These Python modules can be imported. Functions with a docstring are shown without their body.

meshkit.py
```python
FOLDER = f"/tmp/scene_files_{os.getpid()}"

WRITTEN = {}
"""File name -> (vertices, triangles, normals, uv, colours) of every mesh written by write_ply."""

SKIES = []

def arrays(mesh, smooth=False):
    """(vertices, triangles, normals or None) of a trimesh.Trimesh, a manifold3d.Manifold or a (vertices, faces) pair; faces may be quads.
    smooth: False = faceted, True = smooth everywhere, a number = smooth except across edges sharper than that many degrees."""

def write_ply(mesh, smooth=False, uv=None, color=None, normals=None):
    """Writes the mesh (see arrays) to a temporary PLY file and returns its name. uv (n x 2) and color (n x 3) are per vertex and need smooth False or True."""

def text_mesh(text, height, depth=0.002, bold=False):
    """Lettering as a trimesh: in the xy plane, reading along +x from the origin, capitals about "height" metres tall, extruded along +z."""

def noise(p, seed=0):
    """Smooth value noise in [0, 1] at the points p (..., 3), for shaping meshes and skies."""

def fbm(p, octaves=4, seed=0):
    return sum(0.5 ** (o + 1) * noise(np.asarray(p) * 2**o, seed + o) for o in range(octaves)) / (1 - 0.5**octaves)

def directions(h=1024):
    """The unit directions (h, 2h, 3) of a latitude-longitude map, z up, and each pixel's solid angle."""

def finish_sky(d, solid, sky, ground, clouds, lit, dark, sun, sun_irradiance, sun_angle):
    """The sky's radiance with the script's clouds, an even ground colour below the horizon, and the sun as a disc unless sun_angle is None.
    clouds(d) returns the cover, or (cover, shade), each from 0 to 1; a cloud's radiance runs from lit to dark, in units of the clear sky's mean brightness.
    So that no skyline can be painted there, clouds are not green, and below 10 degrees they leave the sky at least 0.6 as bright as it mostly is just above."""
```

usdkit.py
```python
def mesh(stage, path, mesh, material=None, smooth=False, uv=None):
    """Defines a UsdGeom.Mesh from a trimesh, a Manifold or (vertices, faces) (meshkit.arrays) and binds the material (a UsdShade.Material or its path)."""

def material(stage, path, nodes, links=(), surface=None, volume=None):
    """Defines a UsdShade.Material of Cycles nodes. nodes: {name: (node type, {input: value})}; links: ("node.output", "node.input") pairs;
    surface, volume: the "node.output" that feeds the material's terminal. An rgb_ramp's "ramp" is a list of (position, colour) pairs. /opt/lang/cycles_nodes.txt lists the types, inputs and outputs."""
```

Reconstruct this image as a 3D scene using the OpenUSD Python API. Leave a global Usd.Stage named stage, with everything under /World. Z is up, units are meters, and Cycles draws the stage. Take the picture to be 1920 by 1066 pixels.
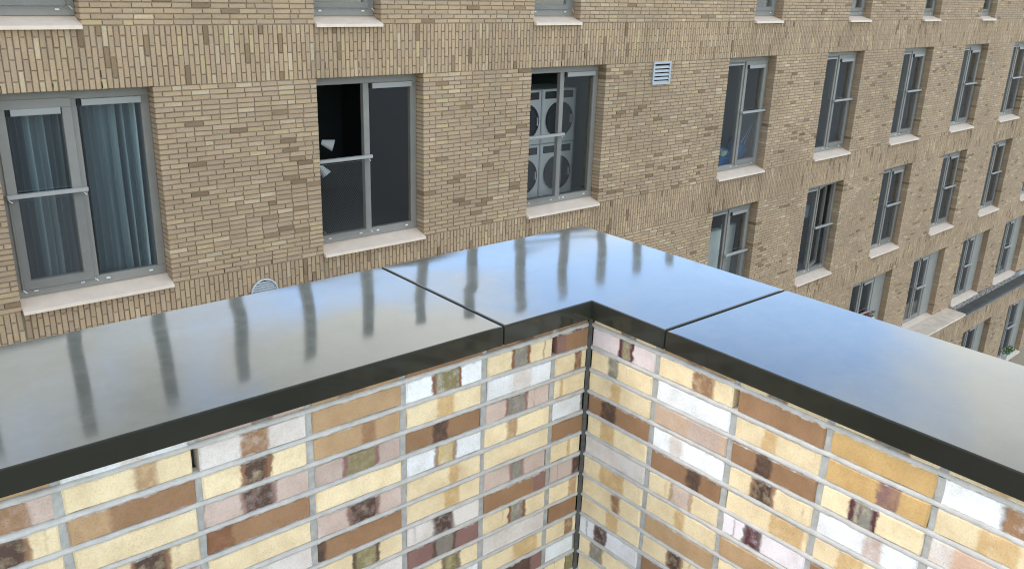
import math, random
import numpy as np, trimesh, usdkit, meshkit
import shapely.geometry as sg
from pxr import Usd, UsdGeom, UsdLux, UsdShade, Gf, Sdf, Vt

stage = Usd.Stage.CreateInMemory()
UsdGeom.SetStageUpAxis(stage, UsdGeom.Tokens.z)
UsdGeom.SetStageMetersPerUnit(stage, 1.0)
UsdGeom.Xform.Define(stage, '/World')
T = Sdf.ValueTypeNames
H = 15.5                                    # camera height above the street

# ------------------------------------------------------------------ camera
R = np.array([[0.76424, -0.64420, 0.03095], [-0.19062, -0.27120, -0.94346], [0.61617, 0.71512, -0.33006]])
for _ in range(3):                           # orthonormal rows: right, down, forward
    u_, _s, v_ = np.linalg.svd(R); R = u_ @ v_
FPX = 1621.3
cam = UsdGeom.Camera.Define(stage, '/World/camera')
cam.CreateHorizontalApertureAttr(36.0)
cam.CreateVerticalApertureAttr(36.0 * 568 / 1024)
cam.CreateFocalLengthAttr(36.0 * FPX / 1920)
cam.CreateClippingRangeAttr(Gf.Vec2f(0.05, 2000))
cam.CreateExposureAttr(1.8)
m4 = np.eye(4); m4[0, :3] = R[0]; m4[1, :3] = -R[1]; m4[2, :3] = -R[2]; m4[3, :3] = (0, 0, H)
cam.AddTransformOp().Set(Gf.Matrix4d(*m4.ravel().tolist()))

# ------------------------------------------------------------------ sky and sun
SUN = np.array([-0.62, 0.62, 0.95]); SUN = SUN / np.linalg.norm(SUN)
elev = math.asin(SUN[2]); rota = math.atan2(SUN[0], SUN[1])
SKY_STRENGTH = 0.15
CLOUD = (3.10, 3.18, 3.06)
CLOUD_DARK = (1.78, 1.90, 1.88)
dome = UsdLux.DomeLight.Define(stage, '/World/sky')
sky = usdkit.material(stage, '/World/Looks/sky', {
    'sky': ('sky_texture', {'sky_type': 'single_scattering', 'sun_disc': False, 'sun_elevation': elev, 'sun_rotation': rota,
                            'altitude': 50.0, 'air_density': 1.0, 'aerosol_density': 0.6, 'ozone_density': 1.0}),
    'tc': ('texture_coordinate', {}),
    'map': ('mapping', {'scale': (1.0, 1.0, 2.0), 'rotation': (0.0, 0.0, 1.671), 'location': (-1.8464, -7.6853, 2.3302)}),
    'n': ('noise_texture', {'scale': 2.3, 'detail': 5.0, 'roughness': 0.5, 'distortion': 0.3}),
    'ramp': ('rgb_ramp', {'ramp': [(0.0, (0, 0, 0)), (0.395, (0.0, 0.0, 0.0)), (0.545, (1, 1, 1)), (1.0, (1, 1, 1))]}),
    'map2': ('mapping', {'scale': (1.0, 1.0, 1.6), 'location': (3.1, 1.7, 0.4)}),
    'n2': ('noise_texture', {'scale': 1.7, 'detail': 4.0, 'roughness': 0.5}),
    'ramp2': ('rgb_ramp', {'ramp': [(0.0, CLOUD_DARK), (0.36, CLOUD_DARK), (0.62, CLOUD), (1.0, CLOUD)]}),
    'mix': ('mix_color', {'use_clamp': False}),
    'bg': ('background_shader', {'strength': SKY_STRENGTH})},
    [('tc.generated', 'map.vector'), ('map.vector', 'n.vector'), ('n.fac', 'ramp.fac'), ('tc.generated', 'map2.vector'), ('map2.vector', 'n2.vector'),
     ('n2.fac', 'ramp2.fac'), ('ramp.color', 'mix.fac'), ('sky.color', 'mix.a'), ('ramp2.color', 'mix.b'), ('mix.result', 'bg.color')], surface='bg.background')
UsdShade.MaterialBindingAPI.Apply(dome.GetPrim()).Bind(sky)
dome.GetPrim().SetCustomDataByKey('kind', 'structure')
sun = UsdLux.DistantLight.Define(stage, '/World/sun')
sun.CreateNormalizeAttr(True); sun.CreateIntensityAttr(0.12); sun.CreateAngleAttr(25.0); sun.CreateColorAttr(Gf.Vec3f(1.0, 0.90, 0.76))
z_ = SUN; x_ = np.cross([0, 0, 1], z_); x_ /= np.linalg.norm(x_); y_ = np.cross(z_, x_)
ms = np.eye(4); ms[0, :3] = x_; ms[1, :3] = y_; ms[2, :3] = z_
sun.AddTransformOp().Set(Gf.Matrix4d(*ms.ravel().tolist()))

# ------------------------------------------------------------------ helpers
used = {}
def numbered(parent, name):
    k = (parent, name); n = used.get(k, -1) + 1; used[k] = n
    return f'{parent}/{name}' if n == 0 else f'{parent}/{name}_{n:03d}'
def thing(name, label, cat, group=None, kind=None):
    p = numbered('/World', name); x = UsdGeom.Xform.Define(stage, p).GetPrim()
    if label: x.SetCustomDataByKey('label', label)
    if cat: x.SetCustomDataByKey('category', cat)
    if group: x.SetCustomDataByKey('group', group)
    if kind: x.SetCustomDataByKey('kind', kind)
    return p
def part_group(name, parent, label=None):
    p = numbered(parent, name); x = UsdGeom.Xform.Define(stage, p).GetPrim()
    if label: x.SetCustomDataByKey('label', label)
    return p
def obj(name, mesh, mat, parent, smooth=False, label=None, kind=None, cols=None):
    """one Mesh prim; cols = {primvar: per-vertex colour}"""
    p = numbered(parent, name)
    m = usdkit.mesh(stage, p, mesh, mat, smooth=smooth)
    if cols:
        for k, v in cols.items():
            UsdGeom.PrimvarsAPI(m).CreatePrimvar(k, T.Color3fArray, 'vertex').Set(Vt.Vec3fArray.FromNumpy(np.asarray(v, np.float32)))
    if label: m.GetPrim().SetCustomDataByKey('label', label)
    if kind: m.GetPrim().SetCustomDataByKey('kind', kind)
    return p
def tag(p, label, cat, group=None):
    x = stage.GetPrimAtPath(p); x.SetCustomDataByKey('label', label); x.SetCustomDataByKey('category', cat)
    if group: x.SetCustomDataByKey('group', group)

# ------------------------------------------------------------------ materials
M = {}
def lin(*c): return tuple(((x / 255 + 0.055) / 1.055) ** 2.4 if x / 255 > 0.04045 else x / 255 / 12.92 for x in c)
def plain(name, color, rough=0.6, metallic=0.0, spec=0.5, noise=None, bump=None, **kw):
    nodes = {'p': ('principled_bsdf', {'base_color': color, 'roughness': rough, 'metallic': metallic, 'specular_ior_level': spec, **kw})}
    links = []
    if noise or bump:
        nodes['g'] = ('geometry', {})
    if noise:
        sc, amt = noise
        nodes['n'] = ('noise_texture', {'scale': sc, 'detail': 5.0, 'roughness': 0.6})
        lo = tuple(c * (1 - amt) for c in color); hi = tuple(min(1, c * (1 + amt)) for c in color)
        nodes['r'] = ('rgb_ramp', {'ramp': [(0.0, lo), (0.3, lo), (0.7, hi), (1.0, hi)]})
        links += [('g.position', 'n.vector'), ('n.fac', 'r.fac'), ('r.color', 'p.base_color')]
    if bump:
        sc, st, di = bump
        nodes['bn'] = ('noise_texture', {'scale': sc, 'detail': 4.0, 'roughness': 0.6})
        nodes['b'] = ('bump', {'strength': st, 'distance': di})
        links += [('g.position', 'bn.vector'), ('bn.fac', 'b.height'), ('b.normal', 'p.normal')]
    M[name] = usdkit.material(stage, '/World/Looks/' + name, nodes, links, surface='p.BSDF')
plain('facade_mortar', (0.28, 0.22, 0.155), 0.95, noise=(14, 0.2))
plain('dark_gap', (0.012, 0.011, 0.010), 0.9)
plain('sill_stone', (0.72, 0.585, 0.465), 0.75, noise=(7, 0.06), bump=(160, 0.12, 0.003))
plain('ledge_stone', (0.64, 0.53, 0.41), 0.8, noise=(3, 0.16), bump=(160, 0.12, 0.003))
plain('frame_grey', (0.235, 0.222, 0.195), 0.45, noise=(5, 0.06))
plain('cassette_grey', (0.33, 0.325, 0.305), 0.5)
plain('rail_grey', (0.34, 0.33, 0.305), 0.4)
plain('panel_grey', (0.265, 0.255, 0.228), 0.5, noise=(2, 0.08))
plain('cap_white', (0.72, 0.73, 0.74), 0.4)
plain('wire_steel', (0.36, 0.37, 0.37), 0.4, metallic=0.5)
plain('net_steel', (0.20, 0.205, 0.205), 0.5)
plain('net_dark', (0.07, 0.072, 0.075), 0.6)
plain('galvanised', (0.42, 0.445, 0.46), 0.4, metallic=0.35, noise=(30, 0.12))
plain('room_wall', (0.36, 0.39, 0.375), 0.9)
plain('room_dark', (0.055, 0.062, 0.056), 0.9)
plain('room_green', (0.24, 0.28, 0.255), 0.8)
plain('roof_concrete', (0.20, 0.195, 0.18), 0.9, noise=(4, 0.2))
plain('fin_metal', (0.20, 0.21, 0.20), 0.6)
plain('flashing', (0.062, 0.059, 0.050), 0.75, noise=(2.5, 0.25))
plain('gravel_stone', (0.40, 0.375, 0.33), 0.9, noise=(22, 0.75))
plain('asphalt', (0.06, 0.06, 0.06), 0.9, noise=(3, 0.3))
plain('terrace_slab', (0.42, 0.41, 0.39), 0.85, noise=(3, 0.12))
plain('terrace_facade', (0.36, 0.36, 0.35), 0.85, noise=(3, 0.2))
plain('balcony_white', (0.62, 0.62, 0.6), 0.7)
plain('dryer_grey', (0.50, 0.51, 0.50), 0.4)
plain('dryer_dark', (0.022, 0.024, 0.028), 0.25)
plain('dryer_chrome', (0.5, 0.52, 0.53), 0.3, metallic=0.7)
plain('shade_white', (0.75, 0.75, 0.73), 0.5)
plain('bag_blue', (0.02, 0.13, 0.36), 0.5, noise=(9, 0.3))
plain('bowl_green', (0.42, 0.55, 0.47), 0.4)
plain('mattress_white', (0.80, 0.82, 0.80), 0.8, noise=(6, 0.05))
plain('pot_pale', (0.62, 0.60, 0.55), 0.6)
plain('leaf_green', (0.07, 0.15, 0.035), 0.6)
plain('petal_pink', (0.55, 0.06, 0.16), 0.6)
plain('box_paper', (0.30, 0.38, 0.48), 0.7)
plain('sealant', (0.075, 0.070, 0.058), 0.8, noise=(60, 0.3), bump=(90, 0.5, 0.004))
plain('mortar_light', (0.53, 0.50, 0.455), 0.95, noise=(35, 0.13), bump=(380, 0.5, 0.002))
plain('mortar_grey', (0.40, 0.385, 0.35), 0.95, noise=(50, 0.2), bump=(380, 0.6, 0.002))
plain('mortar_back', (0.10, 0.095, 0.085), 0.95)

def glass(name, tint=(0.86, 0.9, 0.88), rough=0.0):
    M[name] = usdkit.material(stage, '/World/Looks/' + name, {
        'lw': ('layer_weight', {'blend': 0.5}), 'pw': ('math', {'math_type': 'power', 'value2': 4.0}), 'f': ('math', {'math_type': 'multiply_add', 'value2': 0.85, 'value3': 0.15}),
        't': ('transparent_bsdf', {'color': tint}), 'g': ('glossy_bsdf', {'color': (1, 1, 1), 'roughness': rough}), 'm': ('mix_closure', {})},
        [('lw.facing', 'pw.value1'), ('pw.value', 'f.value1'), ('f.value', 'm.fac'), ('t.BSDF', 'm.closure1'), ('g.BSDF', 'm.closure2')], surface='m.closure')
glass('pane_glass')

# facade brick: per-brick colour from the primvar "tone", fine grain and weathering on top
M['facade_brick'] = usdkit.material(stage, '/World/Looks/facade_brick', {
    'a': ('attribute', {'attribute': 'tone'}), 'g': ('geometry', {}),
    'n': ('noise_texture', {'scale': 55.0, 'detail': 5.0, 'roughness': 0.65}), 'w': ('noise_texture', {'scale': 0.9, 'detail': 4.0, 'roughness': 0.55}),
    'r': ('rgb_ramp', {'ramp': [(0.0, (0.78,) * 3), (0.3, (0.86,) * 3), (0.7, (1.12,) * 3), (1.0, (1.2,) * 3)]}),
    'rw': ('rgb_ramp', {'ramp': [(0.0, (0.82, 0.81, 0.80)), (0.35, (0.91, 0.91, 0.90)), (0.65, (1.06, 1.06, 1.06)), (1.0, (1.12, 1.12, 1.12))]}),
    'm1': ('mix_color', {'blend_type': 'multiply', 'fac': 1.0, 'use_clamp': False}), 'm2': ('mix_color', {'blend_type': 'multiply', 'fac': 1.0, 'use_clamp': False}),
    'b': ('bump', {'strength': 0.45, 'distance': 0.004}), 'p': ('principled_bsdf', {'roughness': 0.9, 'specular_ior_level': 0.3})},
    [('g.position', 'n.vector'), ('g.position', 'w.vector'), ('n.fac', 'r.fac'), ('w.fac', 'rw.fac'), ('a.color', 'm1.a'), ('r.color', 'm1.b'), ('m1.result', 'm2.a'),
     ('rw.color', 'm2.b'), ('m2.result', 'p.base_color'), ('n.fac', 'b.height'), ('b.normal', 'p.normal')], surface='p.BSDF')

# glazed brick of the parapet: body colour, one broad fired band, its burnt rim and a thin streak; positions along the brick come from primvars
def math_(op, **k): return ('math', {'math_type': op, **k})
M['glazed_brick'] = usdkit.material(stage, '/World/Looks/glazed_brick', {
    'base': ('attribute', {'attribute': 'body'}), 'band': ('attribute', {'attribute': 'band'}), 'rim': ('attribute', {'attribute': 'rim'}),
    'uv': ('attribute', {'attribute': 'along'}), 'pr': ('attribute', {'attribute': 'firing'}), 'g': ('geometry', {}),
    'suv': ('separate_color', {}), 'spr': ('separate_color', {}),
    'nw': ('noise_texture', {'scale': 45.0, 'detail': 4.0, 'roughness': 0.6}), 'nf': ('noise_texture', {'scale': 260.0, 'detail': 3.0, 'roughness': 0.65}),
    'nl': ('noise_texture', {'scale': 16.0, 'detail': 4.0, 'roughness': 0.6}), 'sp': ('noise_texture', {'scale': 520.0, 'detail': 1.0}),
    'wob': math_('multiply_add', value2=0.11, value3=-0.055), 'uu': math_('add'), 'dc': math_('subtract'), 'ad': math_('absolute'), 'e': math_('subtract'),
    'mb': ('map_range', {'range_type': 'smoothstep', 'from_min': 0.026, 'from_max': -0.030, 'to_min': 0.0, 'to_max': 1.0, 'clamp': True}),
    'sd': math_('multiply_add', value2=0.86, value3=0.07), 's2': math_('subtract'), 's3': math_('absolute'), 's4': ('map_range', {'range_type': 'smoothstep', 'from_min': 0.026, 'from_max': 0.004, 'to_min': 0.0, 'to_max': 0.6, 'clamp': True}),
    's5': math_('multiply'), 's6': math_('multiply'), 's7': ('map_range', {'from_min': 0.45, 'from_max': 0.6, 'to_min': 0.0, 'to_max': 1.0, 'clamp': True}), 'c5': ('mix_color', {'use_clamp': False}),
    'bf': ('map_range', {'from_min': 0.28, 'from_max': 0.55, 'to_min': 0.6, 'to_max': 1.0, 'clamp': True}), 'bm': math_('multiply'),
    'ae': math_('absolute'), 'mr': ('map_range', {'range_type': 'smoothstep', 'from_min': 0.042, 'from_max': 0.006, 'to_min': 0.0, 'to_max': 1.0, 'clamp': True}),
    'rp': math_('multiply'),
    'c1': ('mix_color', {'use_clamp': False}), 'c2': ('mix_color', {'use_clamp': False}),
    'rl': ('rgb_ramp', {'ramp': [(0.0, (0.66, 0.61, 0.57)), (0.36, (0.90, 0.87, 0.84)), (0.6, (1.04, 1.04, 1.04)), (1.0, (1.08, 1.08, 1.08))]}),
    'rf': ('rgb_ramp', {'ramp': [(0.0, (0.72, 0.70, 0.68)), (0.32, (0.9, 0.89, 0.88)), (0.55, (1.02,) * 3), (1.0, (1.1,) * 3)]}),
    'x1': ('mix_color', {'blend_type': 'multiply', 'fac': 1.0, 'use_clamp': False}), 'x2': ('mix_color', {'blend_type': 'multiply', 'fac': 1.0, 'use_clamp': False}),
    'spk': ('map_range', {'from_min': 0.30, 'from_max': 0.24, 'to_min': 0.0, 'to_max': 1.0, 'clamp': True}), 'spb': math_('multiply_add', value2=0.75, value3=0.12), 'spm': math_('multiply'),
    'c3': ('mix_color', {'b': (0.05, 0.04, 0.035), 'use_clamp': False}),
    # smears of mortar creeping in from the long edges
    'vd': math_('subtract', value2=0.5), 'va': math_('absolute'), 'vs': math_('multiply_add', value2=0.34, value3=-0.17), 'vv': math_('add'),
    'ms': ('map_range', {'range_type': 'smoothstep', 'from_min': 0.44, 'from_max': 0.53, 'to_min': 0.0, 'to_max': 0.8, 'clamp': True}),
    'c4': ('mix_color', {'b': (0.56, 0.54, 0.50), 'use_clamp': False}),
    'b': ('bump', {'strength': 0.4, 'distance': 0.0018}), 'rr': ('map_range', {'from_min': 0.3, 'from_max': 0.7, 'to_min': 0.50, 'to_max': 0.72, 'clamp': True}),
    'p': ('principled_bsdf', {'specular_ior_level': 0.3})},
    [('uv.color', 'suv.color'), ('pr.color', 'spr.color'), ('g.position', 'nw.vector'), ('g.position', 'nf.vector'), ('g.position', 'nl.vector'), ('g.position', 'sp.vector'),
     ('nw.fac', 'wob.value1'), ('suv.r', 'uu.value1'), ('wob.value', 'uu.value2'), ('uu.value', 'dc.value1'), ('spr.r', 'dc.value2'), ('dc.value', 'ad.value1'),
     ('ad.value', 'e.value1'), ('spr.g', 'e.value2'), ('e.value', 'mb.value'), ('e.value', 'ae.value1'), ('ae.value', 'mr.value'), ('mr.result', 'rp.value1'), ('spr.b', 'rp.value2'),
     ('nw.fac', 'bf.value'), ('mb.result', 'bm.value1'), ('bf.result', 'bm.value2'), ('bm.value', 'c1.fac'), ('base.color', 'c1.a'), ('band.color', 'c1.b'), ('rp.value', 'c2.fac'), ('c1.result', 'c2.a'), ('rim.color', 'c2.b'),
     ('suv.b', 'sd.value1'), ('uu.value', 's2.value1'), ('sd.value', 's2.value2'), ('s2.value', 's3.value1'), ('s3.value', 's4.value'), ('s4.result', 's5.value1'), ('spr.b', 's5.value2'), ('nl.fac', 's7.value'), ('s5.value', 's6.value1'), ('s7.result', 's6.value2'),
     ('s6.value', 'c5.fac'), ('c2.result', 'c5.a'), ('rim.color', 'c5.b'),
     ('nl.fac', 'rl.fac'), ('nf.fac', 'rf.fac'), ('c5.result', 'x1.a'), ('rl.color', 'x1.b'), ('x1.result', 'x2.a'), ('rf.color', 'x2.b'),
     ('sp.fac', 'spk.value'), ('mb.result', 'spb.value1'), ('spk.result', 'spm.value1'), ('spb.value', 'spm.value2'), ('spm.value', 'c3.fac'), ('x2.result', 'c3.a'),
     ('suv.g', 'vd.value1'), ('vd.value', 'va.value1'), ('nw.fac', 'vs.value1'), ('va.value', 'vv.value1'), ('vs.value', 'vv.value2'), ('vv.value', 'ms.value'),
     ('ms.result', 'c4.fac'), ('c3.result', 'c4.a'), ('c4.result', 'p.base_color'), ('nf.fac', 'b.height'), ('b.normal', 'p.normal'), ('nl.fac', 'rr.value'), ('rr.result', 'p.roughness')],
    surface='p.BSDF')

# satin dark bronze coping: near black underneath, strong at grazing angles, a little dust
M['coping_metal'] = usdkit.material(stage, '/World/Looks/coping_metal', {
    'g': ('geometry', {}), 'n': ('noise_texture', {'scale': 7.0, 'detail': 6.0, 'roughness': 0.6}), 'f': ('noise_texture', {'scale': 900.0, 'detail': 2.0}),
    'rr': ('map_range', {'from_min': 0.3, 'from_max': 0.75, 'to_min': 0.040, 'to_max': 0.075, 'clamp': True}),
    'r': ('rgb_ramp', {'ramp': [(0.0, (0.019, 0.018, 0.0132)), (0.5, (0.022, 0.021, 0.0155)), (1.0, (0.027, 0.026, 0.0195))]}),
    'lw': ('layer_weight', {'blend': 0.5}), 'pw': ('math', {'math_type': 'power', 'value2': 3.2}), 'fr': ('math', {'math_type': 'multiply_add', 'use_clamp': True, 'value2': 1.32, 'value3': 0.008}),
    'd': ('diffuse_bsdf', {}), 'gl': ('glossy_bsdf', {'color': (1.0, 1.0, 1.0), 'distribution': 'ggx'}), 'm': ('mix_closure', {}),
    'nd': ('noise_texture', {'scale': 24.0, 'detail': 9.0, 'roughness': 0.72}), 'sz': ('separate_xyz', {}), 'nz': ('math', {'math_type': 'multiply', 'use_clamp': True}),
    'du': ('map_range', {'from_min': 0.42, 'from_max': 0.78, 'to_min': 0.0, 'to_max': 0.085, 'clamp': True}), 'dd': ('diffuse_bsdf', {'color': (0.30, 0.29, 0.26)}), 'm2': ('mix_closure', {})},
    [('g.position', 'n.vector'), ('n.fac', 'rr.value'), ('rr.result', 'gl.roughness'), ('n.fac', 'r.fac'), ('r.color', 'd.color'),
     ('lw.facing', 'pw.value1'), ('pw.value', 'fr.value1'), ('fr.value', 'm.fac'), ('d.BSDF', 'm.closure1'), ('gl.BSDF', 'm.closure2'),
     ('g.position', 'nd.vector'), ('nd.fac', 'du.value'), ('g.normal', 'sz.vector'), ('sz.z', 'nz.value1'), ('du.result', 'nz.value2'), ('nz.value', 'm2.fac'), ('m.closure', 'm2.closure1'), ('dd.BSDF', 'm2.closure2')], surface='m2.closure')

# curtain: teal cloth, lit and shaded folds painted as paler and darker strips
M['curtain_cloth'] = usdkit.material(stage, '/World/Looks/curtain_cloth', {
    'a': ('attribute', {'attribute': 'tone'}), 'p': ('principled_bsdf', {'roughness': 0.45, 'specular_ior_level': 0.7}), 't': ('translucent_bsdf', {'color': (0.22, 0.32, 0.36)}),
    'm': ('mix_closure', {'fac': 0.2})}, [('a.color', 'p.base_color'), ('p.BSDF', 'm.closure1'), ('t.BSDF', 'm.closure2')], surface='m.closure')

# ------------------------------------------------------------------ facade coordinates (s along, d behind the brick face, z relative to the camera)
D, A, XK = 10.2, 0.0358, 12.95               # the street front bends by two degrees at s = XK
def fworld(v):
    v = np.asarray(v, float); s, d, z = v[..., 0], v[..., 1], v[..., 2]
    m = s > XK
    x = np.where(m, XK + (s - XK) * math.cos(A) - d * math.sin(A), s)
    y = np.where(m, D + (s - XK) * math.sin(A) + d * math.cos(A), D + d)
    return np.stack([x, y, z + H], -1)
def project(w):
    c = (np.asarray(w, float) - [0, 0, H]) @ R.T
    return np.stack([960 + FPX * c[..., 0] / c[..., 2], 533 + FPX * c[..., 1] / c[..., 2]], -1)

BOXF = np.array([[0,1,2],[0,2,3]])
def bricks_mesh(b, ch=0.003, rng=None, jit=0.0):
    """b: (n, 6) s0 s1 d0 d1 z0 z1, front at d0. Chamfered front, open back: 12 vertices, 18 triangles each. Returns vertices (n,12,3), faces for one."""
    b = np.asarray(b, float); n = len(b)
    s0, s1, d0, d1, z0, z1 = b.T
    v = np.zeros((n, 12, 3))
    for ring, (dd, ins) in enumerate(((d1, 0.0), (d0 + ch, 0.0), (d0, ch))):
        for k, (ss, zz, si, zi) in enumerate(((s0, z0, 1, 1), (s1, z0, -1, 1), (s1, z1, -1, -1), (s0, z1, 1, -1))):
            v[:, ring * 4 + k] = np.stack([ss + si * ins, dd, zz + zi * ins], -1)
    if rng is not None and jit:
        j = rng.normal(0, jit, (n, 4, 3)); j[..., 1] *= 0.9
        v[:, 8:12] += j; v[:, 4:8, 0] += j[..., 0] * 0.7; v[:, 4:8, 2] += j[..., 2] * 0.7
    return v
def ring_faces():
    f = []
    for r in range(2):
        for k in range(4):
            a, b, c, d = r * 4 + k, r * 4 + (k + 1) % 4, r * 4 + 4 + (k + 1) % 4, r * 4 + 4 + k
            f += [[a, b, c], [a, c, d]]
    f += [[8, 9, 10], [8, 10, 11]]
    return np.array(f)
RF = ring_faces()
def join(v):
    n = len(v); return v.reshape(-1, 3), (RF[None] + 12 * np.arange(n)[:, None, None]).reshape(-1, 3)
def fbox(s0, s1, d0, d1, z0, z1, ch=0.004):
    """closed box with a chamfered front in facade coordinates"""
    v = bricks_mesh([[s0, s1, d0, d1, z0, z1]], ch)[0]
    return fworld(v), np.vstack([RF, [[0, 3, 2], [0, 2, 1]]])
def cat(ms):
    vs, fs, n = [], [], 0
    for v, f in ms:
        vs.append(v); fs.append(np.asarray(f) + n); n += len(v)
    return np.vstack(vs), np.vstack(fs)
def fprism(poly_dz, s0, s1):
    """profile in (d, z), swept from s0 to s1"""
    p = np.array(poly_dz, float); n = len(p)
    v = np.vstack([np.c_[np.full(n, s), p] for s in (s0, s1)])
    f = [[i, (i + 1) % n, n + (i + 1) % n] for i in range(n)] + [[i, n + (i + 1) % n, n + i] for i in range(n)]
    f += [[0, i + 1, i] for i in range(1, n - 1)] + [[n, n + i, n + i + 1] for i in range(1, n - 1)]
    return fworld(v), np.array(f)
def poly_slab(poly, d0, d1):
    m = trimesh.creation.extrude_polygon(poly, d1 - d0, engine='earcut')
    v = np.array(m.vertices)
    return fworld(np.c_[v[:, 0], v[:, 2] + d0, v[:, 1]]), np.array(m.faces)

# ------------------------------------------------------------------ the openings
FLOOR = 3.012
HEAD = {'A': -1.247 + FLOOR, 'W': -1.247, 'D': -1.247 - FLOOR, 'E': -1.247 - 2 * FLOOR, 'F': -10.27}
LEFTS = [1.69, 5.385, 9.05, 14.11, 17.81, 21.53, 25.20, 28.85, 32.5, 36.15]
OPEN = []                                    # row, s0, s1, head, frame bottom, kind
for i, s in enumerate(LEFTS):
    w = 0.97
    a0 = s + 0.01 if i < 3 else s + 0.68
    OPEN.append(('A', a0, a0 + w, HEAD['A'], HEAD['A'] - 2.253, 'single'))
    OPEN.append(('W', s, s + 1.65, HEAD['W'], HEAD['W'] - 2.253, ['left_sash', 'left_open', 'left_open'][i] if i < 3 else 'right_sash'))
    if i >= 3: OPEN.append(('D', s, s + 1.65, HEAD['D'], HEAD['D'] - 2.253, 'right_turned' if i == 4 else 'right_sash'))
for a, b in ((20.9, 23.17), (24.55, 26.72), (28.12, 30.25), (31.66, 33.85), (35.2, 37.4)):
    OPEN.append(('E', a, b, HEAD['E'], HEAD['E'] - 2.16, 'panelled'))
for a, b in ((24.35, 26.7), (28.1, 30.45), (32.05, 34.4)):
    OPEN.append(('F', a, b, HEAD['F'], HEAD['F'] - 2.253, 'panelled'))
BASE_D = -0.57                               # the lower storeys stand proud by this much

# ------------------------------------------------------------------ apartment building
BLD = thing('apartment_building', 'long tan brick apartment building with rows of tall grey framed windows across the street', 'building')
def hole(o): return sg.box(o[1] - 0.012, o[4] - 0.10, o[2] + 0.012, o[3] + 0.012)
def backing(rows, s0, s1, z0, z1, d0, d1):
    p = sg.box(s0, z0, s1, z1)
    for o in OPEN:
        if o[0] in rows: p = p.difference(hole(o))
    out = []
    for lo, hi in ((s0, min(s1, XK)), (max(s0, XK), s1)):
        if hi > lo:
            q = p.intersection(sg.box(lo, z0, hi, z1))
            out += [poly_slab(g, d0, d1) for g in getattr(q, 'geoms', [q])]
    return cat(out)
obj('wall', backing('AWDE', -5.0, 40.0, -14.5, 2.44, 0.013, 0.33), M['facade_mortar'], BLD)
obj('base_wall', backing('F', 21.0, 40.0, -H + 0.0, -9.66, BASE_D + 0.013, BASE_D + 0.33), M['facade_mortar'], BLD)

rng = np.random.default_rng(7)
TONES = np.array([lin(180, 154, 124), lin(177, 151, 122), lin(175, 149, 121), lin(182, 156, 125), lin(174, 149, 123)])
def tones(n):
    t = TONES[rng.integers(0, len(TONES), n)] * rng.normal(1.0, 0.04, (n, 1))
    k = rng.random(n)
    t[k < 0.042] = np.array(lin(142, 118, 91)) * rng.normal(1.0, 0.09, (np.sum(k < 0.042), 1))
    y = (k > 0.065) & (k < 0.09); t[y] = np.array(lin(186, 164, 126)) * rng.normal(1.0, 0.05, (y.sum(), 1))
    q = (k > 0.10) & (k < 0.13); t[q] = np.array(lin(180, 154, 128)) * rng.normal(1.0, 0.05, (q.sum(), 1))
    e = (k > 0.135) & (k < 0.19); t[e] = np.array(lin(192, 170, 140)) * rng.normal(1.0, 0.04, (e.sum(), 1))
    return t * np.array([0.925, 0.92, 0.91])

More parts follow.
